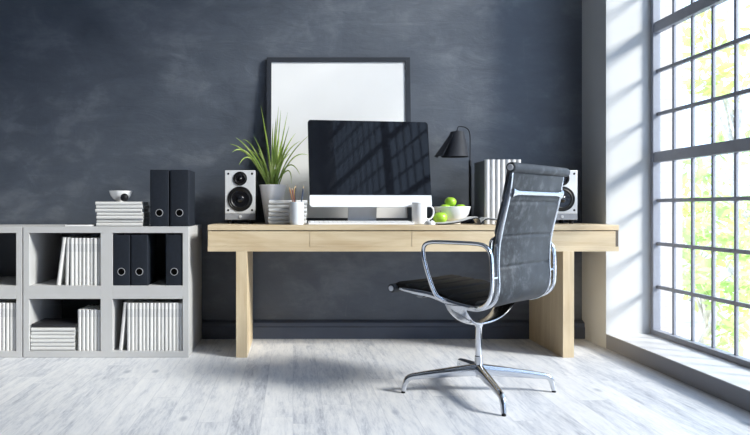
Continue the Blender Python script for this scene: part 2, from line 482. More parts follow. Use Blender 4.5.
def tree(name, label, loc, trunk_h, crown_c, crown_r, n, mat, size, seed, group):
    rnd = random.Random(seed)
    t = thing(name, label, 'tree' if trunk_h > 0.8 else 'bush', loc, 0, group)
    bm = bmesh.new()
    top = Vector((0.1, -0.1, trunk_h))
    rr = 0.07 if trunk_h > .8 else .04
    add_tube(bm, smooth_path([(0, 0, 0), (0.06, 0.02, trunk_h * .5), top], 5), [rr - rr * .35 * i / 10 for i in range(11)], 10)
    for b in range(9):
        a = rnd.uniform(0, 2 * PI); e = rnd.uniform(0.2, 1.0)
        st = Vector((0.06, 0, trunk_h * rnd.uniform(.7, 1)))
        en = Vector(crown_c) + Vector((crown_r[0] * .75 * math.cos(a) * e, crown_r[1] * .75 * math.sin(a) * e, crown_r[2] * rnd.uniform(-.6, .6)))
        mid = (st + en) / 2 + Vector((0, 0, .15))
        pts = smooth_path([st, mid, en], 5)
        add_tube(bm, pts, [rr * .4 * (1 - .85 * i / (len(pts) - 1)) for i in range(len(pts))], 6)
    mesh_obj('trunk', bm, M['bark'], t)
    bm = bmesh.new()
    clumps = []
    for _ in range(max(10, n // 60)):
        while True:
            p = Vector((rnd.uniform(-1, 1), rnd.uniform(-1, 1), rnd.uniform(-1, 1)))
            if .35 < p.length < 1: break
        clumps.append(p)
    for _ in range(n):
        c = rnd.choice(clumps)
        p = Vector((c.x * crown_r[0], c.y * crown_r[1], c.z * crown_r[2])) + Vector([rnd.gauss(0, .16) for _ in range(3)]) * (sum(crown_r) / 3)
        p += Vector(crown_c)
        s = size * rnd.uniform(.6, 1.3)
        d = Vector([rnd.gauss(0, 1) for _ in range(3)]).normalized()
        q = d.orthogonal().normalized() * .45
        q = q.cross(d) if rnd.random() < .5 else q
        vs = [bm.verts.new(p + v * s) for v in (-d, q * .9 - d * .2, q * .5 + d * .6, d, -q * .5 + d * .6, -q * .9 - d * .2)]
        bm.faces.new(vs)
    mesh_obj('foliage', bm, mat, t, smooth=0)
    return t

G = -0.45
tree('leafy_tree', 'tall yellow-green tree outside the window, its leafy crown hanging into the top panes', (7.6, 11.6, G), 3.0, (-.2, -.2, 4.6), (1.7, 1.7, 1.2), 430, M['leaf_a'], .14, 1, 'trees beyond the window')
tree('leafy_tree', 'low fresh green tree outside, seen through the middle panes at the right edge', (9.9, 14.6, G), 1.2, (0, 0, 1.9), (1.8, 1.8, 1.0), 520, M['leaf_b'], .16, 2, 'trees beyond the window')
tree('garden_bush', 'bright green bush outside, nearest the far edge of the window, in the lowest panes', (3.55, 5.85, G), .35, (0, 0, .60), (.45, .45, .5), 420, M['leaf_b'], .06, 3, 'bushes beyond the window')
tree('garden_bush', 'yellow-green bush outside, right of the first bush through the lowest panes', (4.95, 7.5, G), .35, (0, 0, .75), (.75, .75, .65), 380, M['leaf_a'], .07, 4, 'bushes beyond the window')
tree('garden_bush', 'pale green bush outside, farther back behind the two nearer bushes', (5.6, 9.4, G), .5, (0, 0, 1.0), (.8, .8, .9), 360, M['leaf_a'], .09, 5, 'bushes beyond the window')

# ------------------------------------------------------------------ desk
YF = 3.785
DX0, DX1 = -0.482, 1.842
desk = thing('desk', 'long pale ash desk with two slab legs and a row of flush drawers', 'desk', (0, 0, 0))
mesh_obj('tabletop', bx(DX0, DX1, YF, YB - .004, 0.7195, 0.75, 0.0015), M['wood_x'], desk)
bm = bmesh.new()
add_box(bm, DX0, DX1, YF, YB - .004, 0.600, 0.627, 0.0006)
add_box(bm, DX0, DX0 + .02, YF + .02, YB - .004, 0.627, 0.7195)
add_box(bm, DX1 - .036, DX1 - .018, YF + .02, YB - .004, 0.627, 0.7195)
add_box(bm, DX0 + .02, DX1 - .036, YB - .03, YB - .01, 0.627, 0.7195)
mesh_obj('case', bm, M['wood_x'], desk)
mesh_obj('end_panel', bx(DX1 - .018, DX1 - .0015, YF + .004, YB - .01, .627, .7195), M['recess_shade'], desk)
n = 4; w = (DX1 - .018 - DX0) / n
for i in range(n):
    a = DX0 + w * i
    d = mesh_obj('drawer', bx(a + .0012, a + w - .0012, YF + .001, YF + .019, 0.6272, 0.7140, 0.0006), M['wood_x'], desk)
    bm = bmesh.new()
    add_box(bm, a + .03, a + w - .03, YF + .019, YB - .05, 0.635, 0.70)
    mesh_obj('drawer_box', bm, M['wood_x'], d)
for a in (-0.322, 1.525):
    mesh_obj('leg', bx(a, a + 0.063, YF, YB - .050, 0, 0.600, 0.0015), M['wood_z'], desk)

# ------------------------------------------------------------------ shelf units
def shelf_unit(x1, label):
    W_, H_, Dp = 0.934, 0.740, YB - .050 - YF
    t = thing('shelf_unit', label, 'shelf', (x1 - W_, YF, 0), 0, 'light grey cube shelf units along the wall')
    s = 0.033
    mesh_obj('top_panel', bx(0, W_, 0, Dp, H_ - .035, H_, .001), M['shelf'], t)
    mesh_obj('bottom_panel', bx(0, W_, 0, Dp, 0.001, 0.037, .001), M['shelf'], t)
    for a in (0, W_ - s): mesh_obj('side_panel', bx(a, a + s, .0, Dp, 0.037, H_ - .035, .001), M['shelf'], t)
    mesh_obj('divider', bx(0.437, 0.504, 0.0, Dp - .012, 0.037, H_ - .035, .001), M['shelf'], t)
    for a, b in ((s, .437), (.504, W_ - s)):
        mesh_obj('shelf_board', bx(a, b, 0.0, Dp - .012, .332, .407, .001), M['shelf'], t)
    mesh_obj('back_panel', bx(s, W_ - s, Dp - .010, Dp, 0.037, H_ - .035), M['shelf_back'], t)
    mesh_obj('plinth', bx(.02, W_ - .02, .03, Dp - .01, 0, 0.002), M['shelf_back'], t)
    return t
U1 = -0.590
shelf_unit(U1, 'light grey cube shelf unit beside the desk, holding black binders')
shelf_unit(U1 - 0.941, 'light grey cube shelf unit cut off by the left edge of the photo')
SX = U1 - 0.934

# ------------------------------------------------------------------ upright books
def book_proto(th, h, dep, label, group, plain=False):
    """spine towards -Y, standing on its tail; origin at the spine's bottom left"""
    t = thing('book', label, 'book', (0, 0, 0), 0, group)
    bm = bmesh.new()
    c = 0.0022; r = th / 2
    sec = []
    for i in range(9):
        a = PI + PI * i / 8
        sec.append((r + r * math.cos(a) * .98, .006 + .006 * math.sin(a)))
    outer = [(0.0004, dep)] + [(x, y) for x, y in sec] + [(th - .0004, dep)]
    inner = [(th - c, dep), (th - c, .008), (c, .008), (c, dep)]
    add_prism(bm, outer + inner, 0, h, 'XY')
    mesh_obj('cover', bm, M['book_plain'] if plain else M['book'], t, smooth=60)
    mesh_obj('pages', bx(c, th - c, .008, dep - .004, .003, h - .003), M['pages'], t)
    return t

ORD = ['first', 'second', 'third', 'fourth', 'fifth', 'sixth', 'seventh', 'eighth', 'ninth', 'tenth', 'eleventh', 'twelfth', 'thirteenth', 'fourteenth', 'fifteenth', 'sixteenth']
P_ = 0.0212
def row(x0, n, z, h, th, pitch, where, group, yf=YF + .012, start_label=0, frm='left'):
    p = None
    for i in range(n):
        k = (i if frm == 'left' else n - 1 - i)
        lab = 'upright white book, %s from %s %s' % (ORD[k + start_label], frm, where)
        loc = (x0 + pitch * i, yf + random.uniform(-.002, .004), z)
        if p is None:
            p = book_proto(th, h, .21, lab, group); p.location = loc
        else:
            dup(p, loc, (0, 0, 0), lab)
    return p
Z1, Z2 = 0.0372, 0.4072
# lower right cell
g = 'white books in the lower right cell'
x_end = SX + .934 - .033 - .001
row(x_end - 15 * P_, 15, Z1, 0.270, .0200, P_, 'in the row below the black binders', g)
b = book_proto(.0200, .272, .21, 'white book leaning against the row below the black binders', g)
b.location = (x_end - 15 * P_ - .0485, YF + .02, Z1 + .0022); b.rotation_euler = (0, math.radians(5.8), 0)
# upper left cell
g = 'white books in the upper left cell'
x_end = SX + .437 - .001
row(x_end - 8 * .0221, 8, Z2, 0.268, .0205, .0221, 'in the row above the black-topped stack', g)
b = book_proto(.0200, .270, .21, 'slightly tilted white book, second from the left in the cell above the black-topped stack', g)
b.location = (x_end - 8 * .0221 - .0300, YF + .016, Z2 + .0008); b.rotation_euler = (0, math.radians(1.8), 0)
b = book_proto(.0190, .272, .21, 'leftmost and most tilted white book in the cell above the black-topped stack', g)
b.location = (x_end - 8 * .0221 - .0780, YF + .012, Z2 + .0027); b.rotation_euler = (0, math.radians(7.6), 0)
# lower left cell, uprights
row(x_end - 6 * .0222, 6, Z1, 0.231, .0205, .0222, 'right of the black-topped stack', 'white books in the lower left cell')
# neighbouring unit, lower cell
row(SX - .007 - .033 - .001 - 5 * .0222, 5, Z1, 0.270, .0205, .0222, 'in the shelf unit cut off by the photo', 'white books in the left unit', frm='right')

# ------------------------------------------------------------------ flat stacks
def flat_book(w, d, th, label, group, cover, name='book', cat='book'):
    """lying flat, spine on the left (-X) side, rounded; origin at the bottom front-left"""
    t = thing(name, label, cat, (0, 0, 0), 0, group)
    bm = bmesh.new(); c = .0020; e = .0011
    outer = [(d, th - e)]
    for i in range(11):
        a = PI / 2 + PI * i / 10
        ca, sa = math.cos(a), math.sin(a)
        outer.append((.010 + .010 * ca, th * .5 + (th * .5 - e * .2) * math.copysign(abs(sa) ** .75, sa)))
    poly = outer + [(d, e), (d, e + c), (.008, e + c), (.008, th - e - c), (d, th - e - c)]
    add_prism(bm, poly, 0, w, 'YZ')
    mesh_obj('cover', bm, cover, t, smooth=60)
    mesh_obj('pages', bx(.003, w - .003, .008, d - .003, e + c, th - e - c), M['pages'], t)
    return t

def stack(x, y, z, n, w, d, th, labf, group, cover, top=None, jit=.004, seed=1):
    rnd = random.Random(seed); p = None
    for i in range(n):
        loc = (x + rnd.uniform(-jit, jit), y + rnd.uniform(-jit, jit), z + i * th)
        lab = labf(n - 1 - i)
        if top is not None and i == n - 1:
            q = flat_book(w, d, th, lab, group, top); q.location = loc
        elif p is None:
            p = flat_book(w, d, th, lab, group, cover); p.location = loc
        else:
            dup(p, loc, (0, 0, rnd.uniform(-.012, .012)), lab)

def lab_a(k): return 'black-covered magazine on top of the stack in the lower left cell' if k == 0 else 'white magazine lying %s from the top of the stack in the lower left cell' % ORD[k]
stack(SX + .040, YF + .012, Z1, 7, .248, .205, .0217, lab_a, 'magazines in the lower left cell', M['book_plain'], M['black_cover'], .003, 3)
def lab_b(k): return 'white book on top of the stack, directly under the small bowl' if k == 0 else 'white book lying %s from the top of the stack under the small bowl' % ORD[k]
stack(-1.128, 3.835, .7402, 7, .264, .205, .0203, lab_b, 'books stacked on the shelf unit', M['book_plain'], None, .005, 5)
def lab_c(k): return 'white book on top of the stack behind the pencil cup' if k == 0 else 'white book lying %s from the top of the stack behind the pencil cup' % ORD[k]
stack(-0.141, 3.885, .7502, 6, .222, .165, .0236, lab_c, 'books stacked on the desk', M['book_plain'], None, .005, 9)

tb = thing('tablet', 'thin white tablet with black screen lying on the shelf unit beside the book stack', 'tablet', (-1.312, 3.85, .7402))
mesh_obj('casing', bx(0, .168, 0, .20, 0, .009, .003), M['ceramic'], tb)
mesh_obj('screen', bx(.008, .160, .012, .188, .009, .0102), M['screen'], tb)

bw = thing('bowl', 'small white porcelain bowl on top of the book stack on the shelf unit', 'bowl', (-1.010, 3.93, .8824))
mesh_obj('body', lathe([(0, .004), (.022, .004), (.022, 0), (.026, 0), (.028, .005), (.045, .018), (.058, .036), (.0675, .063), (.0655, .064), (.055, .038), (.042, .022), (.02, .011), (0, .010)], seg=48), M['ceramic'], bw)
bl = thing('ball', 'small black ball in front of the white bowl on the book stack', 'ball', (-.969, 3.853, .8824))
bm = bmesh.new(); bmesh.ops.create_uvsphere(bm, u_segments=32, v_segments=20, radius=.0235)
bmesh.ops.translate(bm, verts=bm.verts[:], vec=(0, 0, .0235))
mesh_obj('body', bm, M['black_matte'], bl)
mesh_obj('dimple', lathe([(0.0075, -.0228), (.0085, -.0232), (.0085, -.0222), (.0075, -.0222)], seg=24, axis='Y', cz=.0235), M['binder'], bl)

# ------------------------------------------------------------------ binders
def binder(w, h, d, label, group):
    t = thing('ring_binder', label, 'binder', (0, 0, 0), 0, group)
    bm = bmesh.new()
    r = .005
    sec = [(0, d), (0, r)] + [(r - r * math.cos(a), r - r * math.sin(a)) for a in [PI / 8 * i for i in range(1, 4)]] + [(r, 0), (w - r, 0)] + \
          [(w - r + r * math.sin(a), r - r * math.cos(a)) for a in [PI / 8 * i for i in range(1, 4)]] + [(w, r), (w, d), (w - .004, d), (w - .004, .008), (.004, .008), (.004, d)]
    add_prism(bm, sec, 0, h, 'XY')
    mesh_obj('cover', bm, M['binder'], t, smooth=40)
    mesh_obj('paper', bx(.006, w - .006, .012, d - .012, .006, h - .014), M['pages'], t)
    cz = .078
    rg = mesh_obj('ring', lathe([(.0185, -.0012), (.0185, -.0030), (.0212, -.0030), (.0216, -.0010), (.0216, .0005), (.0185, .0005), (.0185, -.0012)], seg=36, axis='Y', cx=w / 2, cz=cz), M['ring'], t)
    rg['label'] = 'metal finger ring'
    mesh_obj('finger_hole', lathe([(0, .0004), (0, -.0008), (.0185, -.0008), (.0185, .0004)], seg=36, axis='Y', cx=w / 2, cz=cz), M['hole'], t)
    return t
g = 'charcoal binders on the shelf unit'
b = binder(.107, .324, .24, 'tall charcoal binder standing on top of the shelf unit, next to the book stack', g); b.location = (-.8175, 3.83, .7402)
dup(b, (-.7025, 3.83, .7402), (0, 0, 0), 'tall charcoal binder on top of the shelf unit, the one nearer the desk')
b2 = binder(.0965, .287, .24, 'charcoal binder at the left end of the binder cell in the shelf unit', g); b2.location = (SX + .5045, YF + .006, Z2)
dup(b2, (SX + .5045 + .102, YF + .006, Z2), (0, 0, 0), 'charcoal binder in the middle of the binder cell, left of the gap')
dup(b2, (SX + .934 - .033 - .0975, YF + .006, Z2), (0, 0, 0), 'charcoal binder standing alone right of the gap in the binder cell')

# ------------------------------------------------------------------ speakers
def speaker(label):
    t = thing('speaker', label, 'speaker', (0, 0, 0), 0, 'pair of bookshelf speakers on the desk')
    W_, H_, D_ = .184, .300, .21
    h2 = W_ / 2
    mesh_obj('cabinet', bx(-h2, h2, .014, D_, .024, .024 + H_, .003), M['black_matte'], t)
    mesh_obj('front_baffle', bx(-h2, h2, 0, .014, .062, .024 + H_, .003), M['silver'], t)
    mesh_obj('control_strip', bx(-h2, h2, .001, .014, .024, .0615, .002), M['silver_dk'], t)
    bd = mesh_obj('badge', lathe([(0, -.002), (.0075, -.002), (.009, 0), (.009, .002)], seg=28, axis='Y', cx=0, cz=.043), M['silver'], t)
    for cz, r, nm in ((.274, .042, 'tweeter'), (.151, .0755, 'woofer')):
        o = mesh_obj(nm, lathe([(r, .002), (r, -.004), (r * .96, -.006), (r * .90, -.006), (r * .86, -.003), (r * .80, -.004), (r * .74, -.0055), (r * .68, -.003), (r * .62, .0)] +
                               [(r * .36, .0), (r * .34, -.0008)], seg=56, axis='Y', cz=cz), M['rubber'], t)
        mesh_obj('cone', lathe([(r * .66, -.0022), (r * .5, -.0012), (r * .34, -.0006), (0, -.0004)], seg=48, axis='Y', cz=cz), M['black_gloss'], o)
        mesh_obj('dust_cap', lathe([(r * .30, -.0002), (r * .28, -.004), (r * .2, -.008), (r * .1, -.0105), (0, -.0115)], seg=40, axis='Y', cz=cz), M['black_gloss'], o)
    for sx in (-1, 1):
        for cz in (.303, .083):
            mesh_obj('screw', lathe([(0, -.0015), (.0060, -.0015), (.0068, 0), (.0068, .002)], seg=16, axis='Y', cx=sx * .072, cz=cz), M['black_matte'], t)
            
    for sx in (-1, 1):
        for sy in (.03, .18):
            mesh_obj('foot', lathe([(0, 0), (.012, 0), (.014, .005), (.014, .024), (0, .024)], seg=20, cx=sx * .065, cy=sy), M['black_matte'], t)
    return t
s = speaker('silver-fronted black bookshelf speaker at the left end of the desk beside the plant'); s.location = (-.3195, 4.05, .7502)
dup(s, (1.628, 4.05, .7502), (0, 0, 0), 'silver-fronted black bookshelf speaker at the right end of the desk, behind the chair')

# ------------------------------------------------------------------ potted plant
pl = thing('potted_plant', 'grassy green plant with long arching blades in a tapered white pot on the desk', 'plant', (-.125, 4.12, .7502))
bm = bmesh.new()
add_lathe(bm, [(0, 0), (.042, 0), (.046, .006), (.080, .226), (.083, .232), (.083, .238), (.077, .238), (.074, .215), (0, .214)], seg=48)
mesh_obj('pot', bm, M['pot'], pl)
mesh_obj('soil', lathe([(0, .224), (.04, .222), (.0745, .218), (.0745, .2145)], seg=32), M['soil'], pl)
bm = bmesh.new()
def blade(tip, ctrl, w, y0=0.0, x0=0.0, tipy=0.0):
    """tip and ctrl in local x/z; tipy is how far the tip leans towards (-) or from (+) the viewer"""
    P0 = Vector((x0, y0, .222)); P2 = Vector((tip[0] * 1.04, tipy, .222 + (tip[1] - .222) * 1.05)); P1 = Vector((ctrl[0], tipy * .4, ctrl[1]))
    nn = 14; rows = []
    for i in range(nn + 1):
        t = i / nn
        p = (1 - t) ** 2 * P0 + 2 * t * (1 - t) * P1 + t * t * P2
        d = (2 * (1 - t) * (P1 - P0) + 2 * t * (P2 - P1)).normalized()
        side = d.cross(Vector((0, 1, 0)));
        if side.length < .1: side = Vector((1, 0, 0))
        side.normalize(); side = (side + Vector((0, .35, 0))).normalized()
        nrm = d.cross(side).normalized()
        ww = w * (0.55 + 0.9 * t if t < .35 else (1 - ((t - .35) / .65) ** 2.2) * .80) + .0004
        rows.append([bm.verts.new(p - side * ww), bm.verts.new(p + nrm * ww * .5), bm.verts.new(p + side * ww)])
    for a, b_ in zip(rows, rows[1:]):
        for k in (0, 1): bm.faces.new((a[k], a[k + 1], b_[k + 1], b_[k]))
S = 670 / 4.12 # leaf tips were measured on the plant's own plane
blades = [((-.075, .715), (-.030, .50), .0055), ((-.055, .60), (-.02, .42), .0070), ((-.042, .56), (-.02, .40), .0075), ((.036, .690), (.015, .45), .0055),
          ((.048, .680), (.030, .46), .0055), ((.088, .675), (.050, .50), .0050), ((.022, .62), (.005, .42), .0080), ((.005, .585), (-.005, .40), .0080),
          ((.098, .570), (.050, .42), .0060), ((.137, .548), (.060, .47), .0055), ((.165, .495), (.050, .45), .0060), ((.224, .530), (.070, .42), .0045),
          ((.222, .412), (.110, .48), .0048), ((.160, .295), (.100, .45), .0055), ((.110, .245), (.120, .42), .0050),
          ((-.252, .475), (-.14, .47), .0068), ((-.210, .505), (-.10, .44), .0070), ((-.178, .500), (-.12, .53), .0050), ((-.232, .420), (-.15, .52), .0055),
          ((-.110, .520), (-.05, .42), .0060), ((-.245, .452), (-.10, .46), .0060), ((-.195, .350), (-.14, .50), .0055), ((-.09, .455), (-.05, .38), .0075),
          ((.055, .455), (.03, .36), .0075), ((-.03, .47), (-.01, .35), .008), ((.075, .50), (.035, .40), .007), ((.02, .50), (.0, .36), .008)]
rb = random.Random(11)
for tip, ctrl, w_ in blades:
    blade(tip, ctrl, w_, rb.uniform(-.02, .02), max(-.03, min(.03, tip[0] * .12)) + rb.uniform(-.006, .006), rb.uniform(-.11, .10))
for k in range(10):
    a = rb.uniform(0, 2 * PI); L_ = rb.uniform(.08, .16)
    blade((L_ * math.cos(a), rb.uniform(.40, .52)), (L_ * .4 * math.cos(a), .40), .006, rb.uniform(-.02, .02), rb.uniform(-.025, .025), L_ * math.sin(a) * 1.0)
mesh_obj('foliage', bm, M['blade'], pl, smooth=60)

# ------------------------------------------------------------------ pencil cup and pencils
cx, cy = .0205, 3.838
pc = thing('pencil_cup', 'pale grey cylindrical pencil cup in front of the desk book stack', 'pencil cup', (cx, cy, .7502))
mesh_obj('body', lathe([(0, 0), (.039, 0), (.040, .002), (.040, .129), (.0395, .130), (.0375, .130), (.037, .128), (.037, .004), (0, .004)], seg=48), M['cup'], pc)
def pencil(name, label, foot, tip, mat, L_=None):
    a = Vector(foot); b_ = Vector(tip); d = (b_ - a); Ln = d.length
    t = thing(name, label, 'pencil', a); t.rotation_mode = 'QUATERNION'
    t.rotation_quaternion = Vector((0, 0, 1)).rotation_difference(d.normalized())
    mesh_obj('shaft', lathe([(0, 0), (.0036, 0), (.0036, Ln - .018), (0, Ln - .018)], seg=6), mat, t, smooth=0)
    mesh_obj('sharpened_end', lathe([(.0035, Ln - .018), (.0012, Ln - .004), (0, Ln - .004)], seg=12), M['wood_tip'], t)
    mesh_obj('lead', lathe([(.0012, Ln - .004), (0, Ln)], seg=8), M['lead'], t)
z0 = .7548
pencil('pencil', 'light brown pencil, leftmost in the cup and leaning left', (cx + .008, cy + .010, z0), (cx - .043, cy + .004, .970), M['pencil_a'])
pencil('pencil', 'dark red pencil, second from the left in the cup', (cx + .010, cy - .014, z0), (cx - .028, cy - .012, .966), M['pencil_b'])
pencil('pencil', 'ochre yellow pencil, third from the left in the cup', (cx + .002, cy + .022, z0), (cx - .014, cy + .020, .972), M['pencil_c'])
pencil('pencil', 'black pencil standing nearly upright beside the ochre pencil', (cx - .010, cy - .002, z0), (cx - .006, cy - .003, .979), M['pencil_d'])
pencil('pencil', 'navy pencil on its own at the right of the cup, leaning right', (cx + .012, cy + .002, z0), (cx + .040, cy - .002, .976), M['pencil_e'])

# ------------------------------------------------------------------ picture frame leaning on the wall
pf = thing('picture_frame', 'large blank white picture in a thin black frame leaning on the wall behind the monitor', 'picture frame', (.295, 4.268, .7528))
H_ = 1.076
ang = math.asin((YB - .003 - 4.268 - .022) / H_)
pf.rotation_euler = (-ang, 0, 0)
W2 = .465
t_, d_ = .030, .022
bm = bmesh.new()
def fr_piece(poly):
    add_prism(bm, poly, 0, d_, 'XZ')
fr_piece([(-W2, 0), (W2, 0), (W2 - t_, t_), (-W2 + t_, t_)])
fr_piece([(-W2, H_), (-W2 + t_, H_ - t_), (W2 - t_, H_ - t_), (W2, H_)])
fr_piece([(-W2, 0), (-W2 + t_, t_), (-W2 + t_, H_ - t_), (-W2, H_)])
fr_piece([(W2, 0), (W2, H_), (W2 - t_, H_ - t_), (W2 - t_, t_)])
mesh_obj('frame', bm, M['pic_frame'], pf, smooth=0)
mesh_obj('print', bx(-W2 + t_, W2 - t_, .008, .018, t_, H_ - t_), M['mat'], pf, smooth=0)

# ------------------------------------------------------------------ monitor
mo = thing('monitor', 'large all-in-one computer with a black screen and silver chin on the desk', 'monitor', (.463, 3.935, .7502), math.radians(8.6))
Wm, Hm = .738, .520
def tilt(o, piv, a):
    o.matrix_local = Matrix.Translation(piv) @ Matrix.Rotation(a, 4, 'X') @ Matrix.Translation(-Vector(piv))
TL = -math.radians(8.3); pv = (0, 0, .102)
def rrect(x0, x1, z0, z1, r, rb_=None, n_=6):
    rb_ = r if rb_ is None else rb_
    pts = []
    for cx_, cz_, a0, rr in ((x1 - rb_, z0 + rb_, -PI / 2, rb_), (x1 - r, z1 - r, 0, r), (x0 + r, z1 - r, PI / 2, r), (x0 + rb_, z0 + rb_, PI, rb_)):
        for i in range(n_ + 1):
            a = a0 + PI / 2 * i / n_
            pts.append((cx_ + rr * math.cos(a), cz_ + rr * math.sin(a)))
    return pts
bm = bmesh.new()
out = rrect(-Wm / 2, Wm / 2, .102, .102 + Hm, .018)
# shallow domed aluminium back
lay = [(0.0, 1.0, 1.0), (.010, 1.0, 1.0), (.022, .90, .90), (.036, .55, .55), (.040, .0, .0)]
cxm, czm = 0, .102 + Hm / 2
prev = None
for yy, sx, sz in lay:
    ring = [bm.verts.new((cxm + (p[0] - cxm) * sx, yy + .004, czm + (p[1] - czm) * sz)) for p in out] if sx > 0 else None
    if prev is None: bm.faces.new(ring)
    elif ring is None:
        c_ = bm.verts.new((cxm, yy + .004, czm))
        for i in range(len(prev)): bm.faces.new((prev[i], prev[(i + 1) % len(prev)], c_))
    else:
        for i in range(len(ring)): bm.faces.new((prev[i], prev[(i + 1) % len(ring)], ring[(i + 1) % len(ring)], ring[i]))
    prev = ring
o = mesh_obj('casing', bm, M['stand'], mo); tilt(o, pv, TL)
bm = bmesh.new()
pts = rrect(-Wm / 2, Wm / 2, .102 + .070, .102 + Hm, .018, .0004); add_prism(bm, pts, 0, .004, 'XZ')
o = mesh_obj('screen', bm, M['screen'], mo, smooth=0); tilt(o, pv, TL)
bm = bmesh.new()
pts = rrect(-Wm / 2, Wm / 2, .102, .102 + .0695, .0004, .016); add_prism(bm, pts, .0002, .004, 'XZ')
o = mesh_obj('chin', bm, M['alu'], mo, smooth=0); tilt(o, pv, TL)
st = mesh_obj('stand', None or (lambda b_: (add_prism(b_, [(.050, .012), (.205, .012), (.205, .006), (.215, .006), (.215, 0), (0, 0), (0, .006), (.02, .010)], -.0, .001, 'YZ'), b_)[1])(bmesh.new()), M['stand'], mo)
bpy.data.objects.remove(st)
bm = bmesh.new()
add_box(bm, -.120, .080, .045, .20, 0, .006, .002)
prof = [(.150, .004), (.160, .012), (.145, .10), (.110, .20), (.105, .26), (.095, .26), (.098, .20), (.135, .10), (.146, .020), (.128, .006)]
add_prism(bm, [(p[0], p[1]) for p in prof], -.108, .068, 'YZ')
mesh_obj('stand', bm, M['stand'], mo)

# ------------------------------------------------------------------ keyboard, mouse
kb = thing('keyboard', 'slim white keyboard in front of the monitor', 'keyboard', (.088, 3.798, .7502))
bm = bmesh.new()
add_prism(bm, [(0, .002), (.003, 0), (.135, 0), (.140, .006), (.138, .019), (.134, .020), (.003, .011), (0, .009)], 0, .600, 'YZ')
mesh_obj('body', bm, M['ceramic'], kb)
bm = bmesh.new()
for r in range(5):
    y0 = .010 + r * .0245
    z_ = .0112 + (y0 - .003) * .0687
    ncol = 22
    for c in range(ncol):
        x0 = .012 + c * .0262
        add_box(bm, x0, x0 + .0235, y0, y0 + .0215, z_ - .002, z_ + .0026, .001, 1)
mesh_obj('keys', bm, M['file_white'], kb)['kind'] = 'stuff'
ms = thing('computer_mouse', 'white and grey computer mouse right of the keyboard', 'mouse', (.782, 3.830, .7502))
bm = bmesh.new(); bmesh.ops.create_uvsphere(bm, u_segments=32, v_segments=16, radius=1)
for v in bm.verts:
    v.co.x *= .032; v.co.y *= .042; v.co.z = (v.co.z * .024 + .004) if v.co.z > 0 else max(v.co.z * .024 + .004, 0)
mesh_obj('body', bm, M['alu'], ms)
mesh_obj('scroll_wheel', lathe([(0, -.003), (.006, -.003), (.006, .003), (0, .003)], seg=20, axis='X', cy=-.022, cz=.0235), M['black_matte'], ms)

# ------------------------------------------------------------------ mug
mg = thing('mug', 'plain white cylindrical mug with its handle to the right of the keyboard', 'mug', (.7400, 3.925, .7502))
mesh_obj('body', lathe([(0, .002), (.038, 0), (.0425, .004), (.043, .010), (.0435, .126), (.0425, .128), (.0405, .127), (.040, .012), (0, .008)], seg=48), M['ceramic'], mg)
mesh_obj('handle', tube(smooth_path([(.0415, 0, .105), (.060, 0, .108), (.079, 0, .095), (.084, 0, .070), (.076, 0, .044), (.058, 0, .030), (.0415, 0, .034)], 6), (.0045), seg=20, up=(0, 1, 0)), M['ceramic'], mg)

# ------------------------------------------------------------------ fruit bowl and apples
fb = thing('fruit_bowl', 'wide white bowl holding green apples on the desk beside the lamp', 'bowl', (.967, 4.07, .7502))
mesh_obj('body', lathe([(0, .006), (.040, .006), (.042, 0), (.048, 0), (.052, .008), (.080, .030), (.098, .060), (.1105, .103), (.1085, .105), (.104, .100), (.092, .062), (.074, .036), (.04, .016), (0, .014)], seg=56), M['ceramic'], fb)
def apple_mesh(r):
    bm = bmesh.new(); prof = []
    for i in range(25):
        a = PI * i / 24
        rr = r * math.sin(a) * (1.0 + .05 * math.cos(a)) * (1 + .05 * math.sin(a) ** 2)
        z = r * .93 * math.cos(a)
        z -= .24 * r * math.exp(-(math.sin(a) / .24) ** 2) * (1 if a < PI / 2 else -.7)
        prof.append((max(rr, 0) if 0 < i < 24 else 0, z))
    add_lathe(bm, prof, seg=32, cz=r * .93)
    return bm
def apple(label, loc, r=.037, rot=(0, 0, 0), group='green apples'):
    t = thing('apple', label, 'apple', loc, 0, group); t.rotation_euler = rot
    mesh_obj('flesh', apple_mesh(r), M['apple'], t)
    mesh_obj('stem', tube([(0, 0, r * 1.45), (.002, 0, r * 1.75), (.006, .001, r * 2.05)], .0014, seg=6), M['stem'], t)
    return t
apple('green apple on the desk in front of the white bowl', (.871, 3.965, .7502), .0395, (.0, .0, .4))
BX, BY, BZ = .967, 4.07, .7502
apple('topmost green apple, resting on the others in the bowl', (BX - .014, BY - .004, BZ + .1010), .0335, (0, .1, 0))
apple('green apple at the left side inside the bowl', (BX - .047, BY - .020, BZ + .0560), .0345, (0, 0, 1))
apple('green apple at the right side inside the bowl', (BX + .047, BY - .018, BZ + .0560), .0345, (0, 0, 2))
apple('green apple at the back inside the bowl', (BX + .001, BY + .049, BZ + .0560), .0345, (0, 0, 2))

# ------------------------------------------------------------------ open book on the desk
ob = thing('open_book', 'open white-paged book with a black cover lying at the front of the desk', 'book', (1.065, 3.792, .7502))
def leaf_poly(line, t0, t1):
    up = [(x, z + t1) for x, z in line]; dn = [(x, z + t0) for x, z in line][::-1]
    return up + dn
Lf = [(p.x, p.z) for p in smooth_path([(-.245, 0, .007), (-.20, 0, .008), (-.12, 0, .018), (-.055, 0, .036), (-.022, 0, .042), (-.006, 0, .026), (0, 0, .007)], 5)]
Rt = [(p.x, p.z) for p in smooth_path([(0, 0, .007), (.012, 0, .024), (.035, 0, .036), (.075, 0, .034), (.13, 0, .018), (.19, 0, .011), (.215, 0, .007)], 5)]
bm = bmesh.new(); add_prism(bm, leaf_poly(Lf, -.0065, .0), 0, .125, 'XZ'); add_prism(bm, leaf_poly(Rt, -.0065, .0), 0, .125, 'XZ')
mesh_obj('cover', bm, M['black_gloss'], ob, smooth=50)
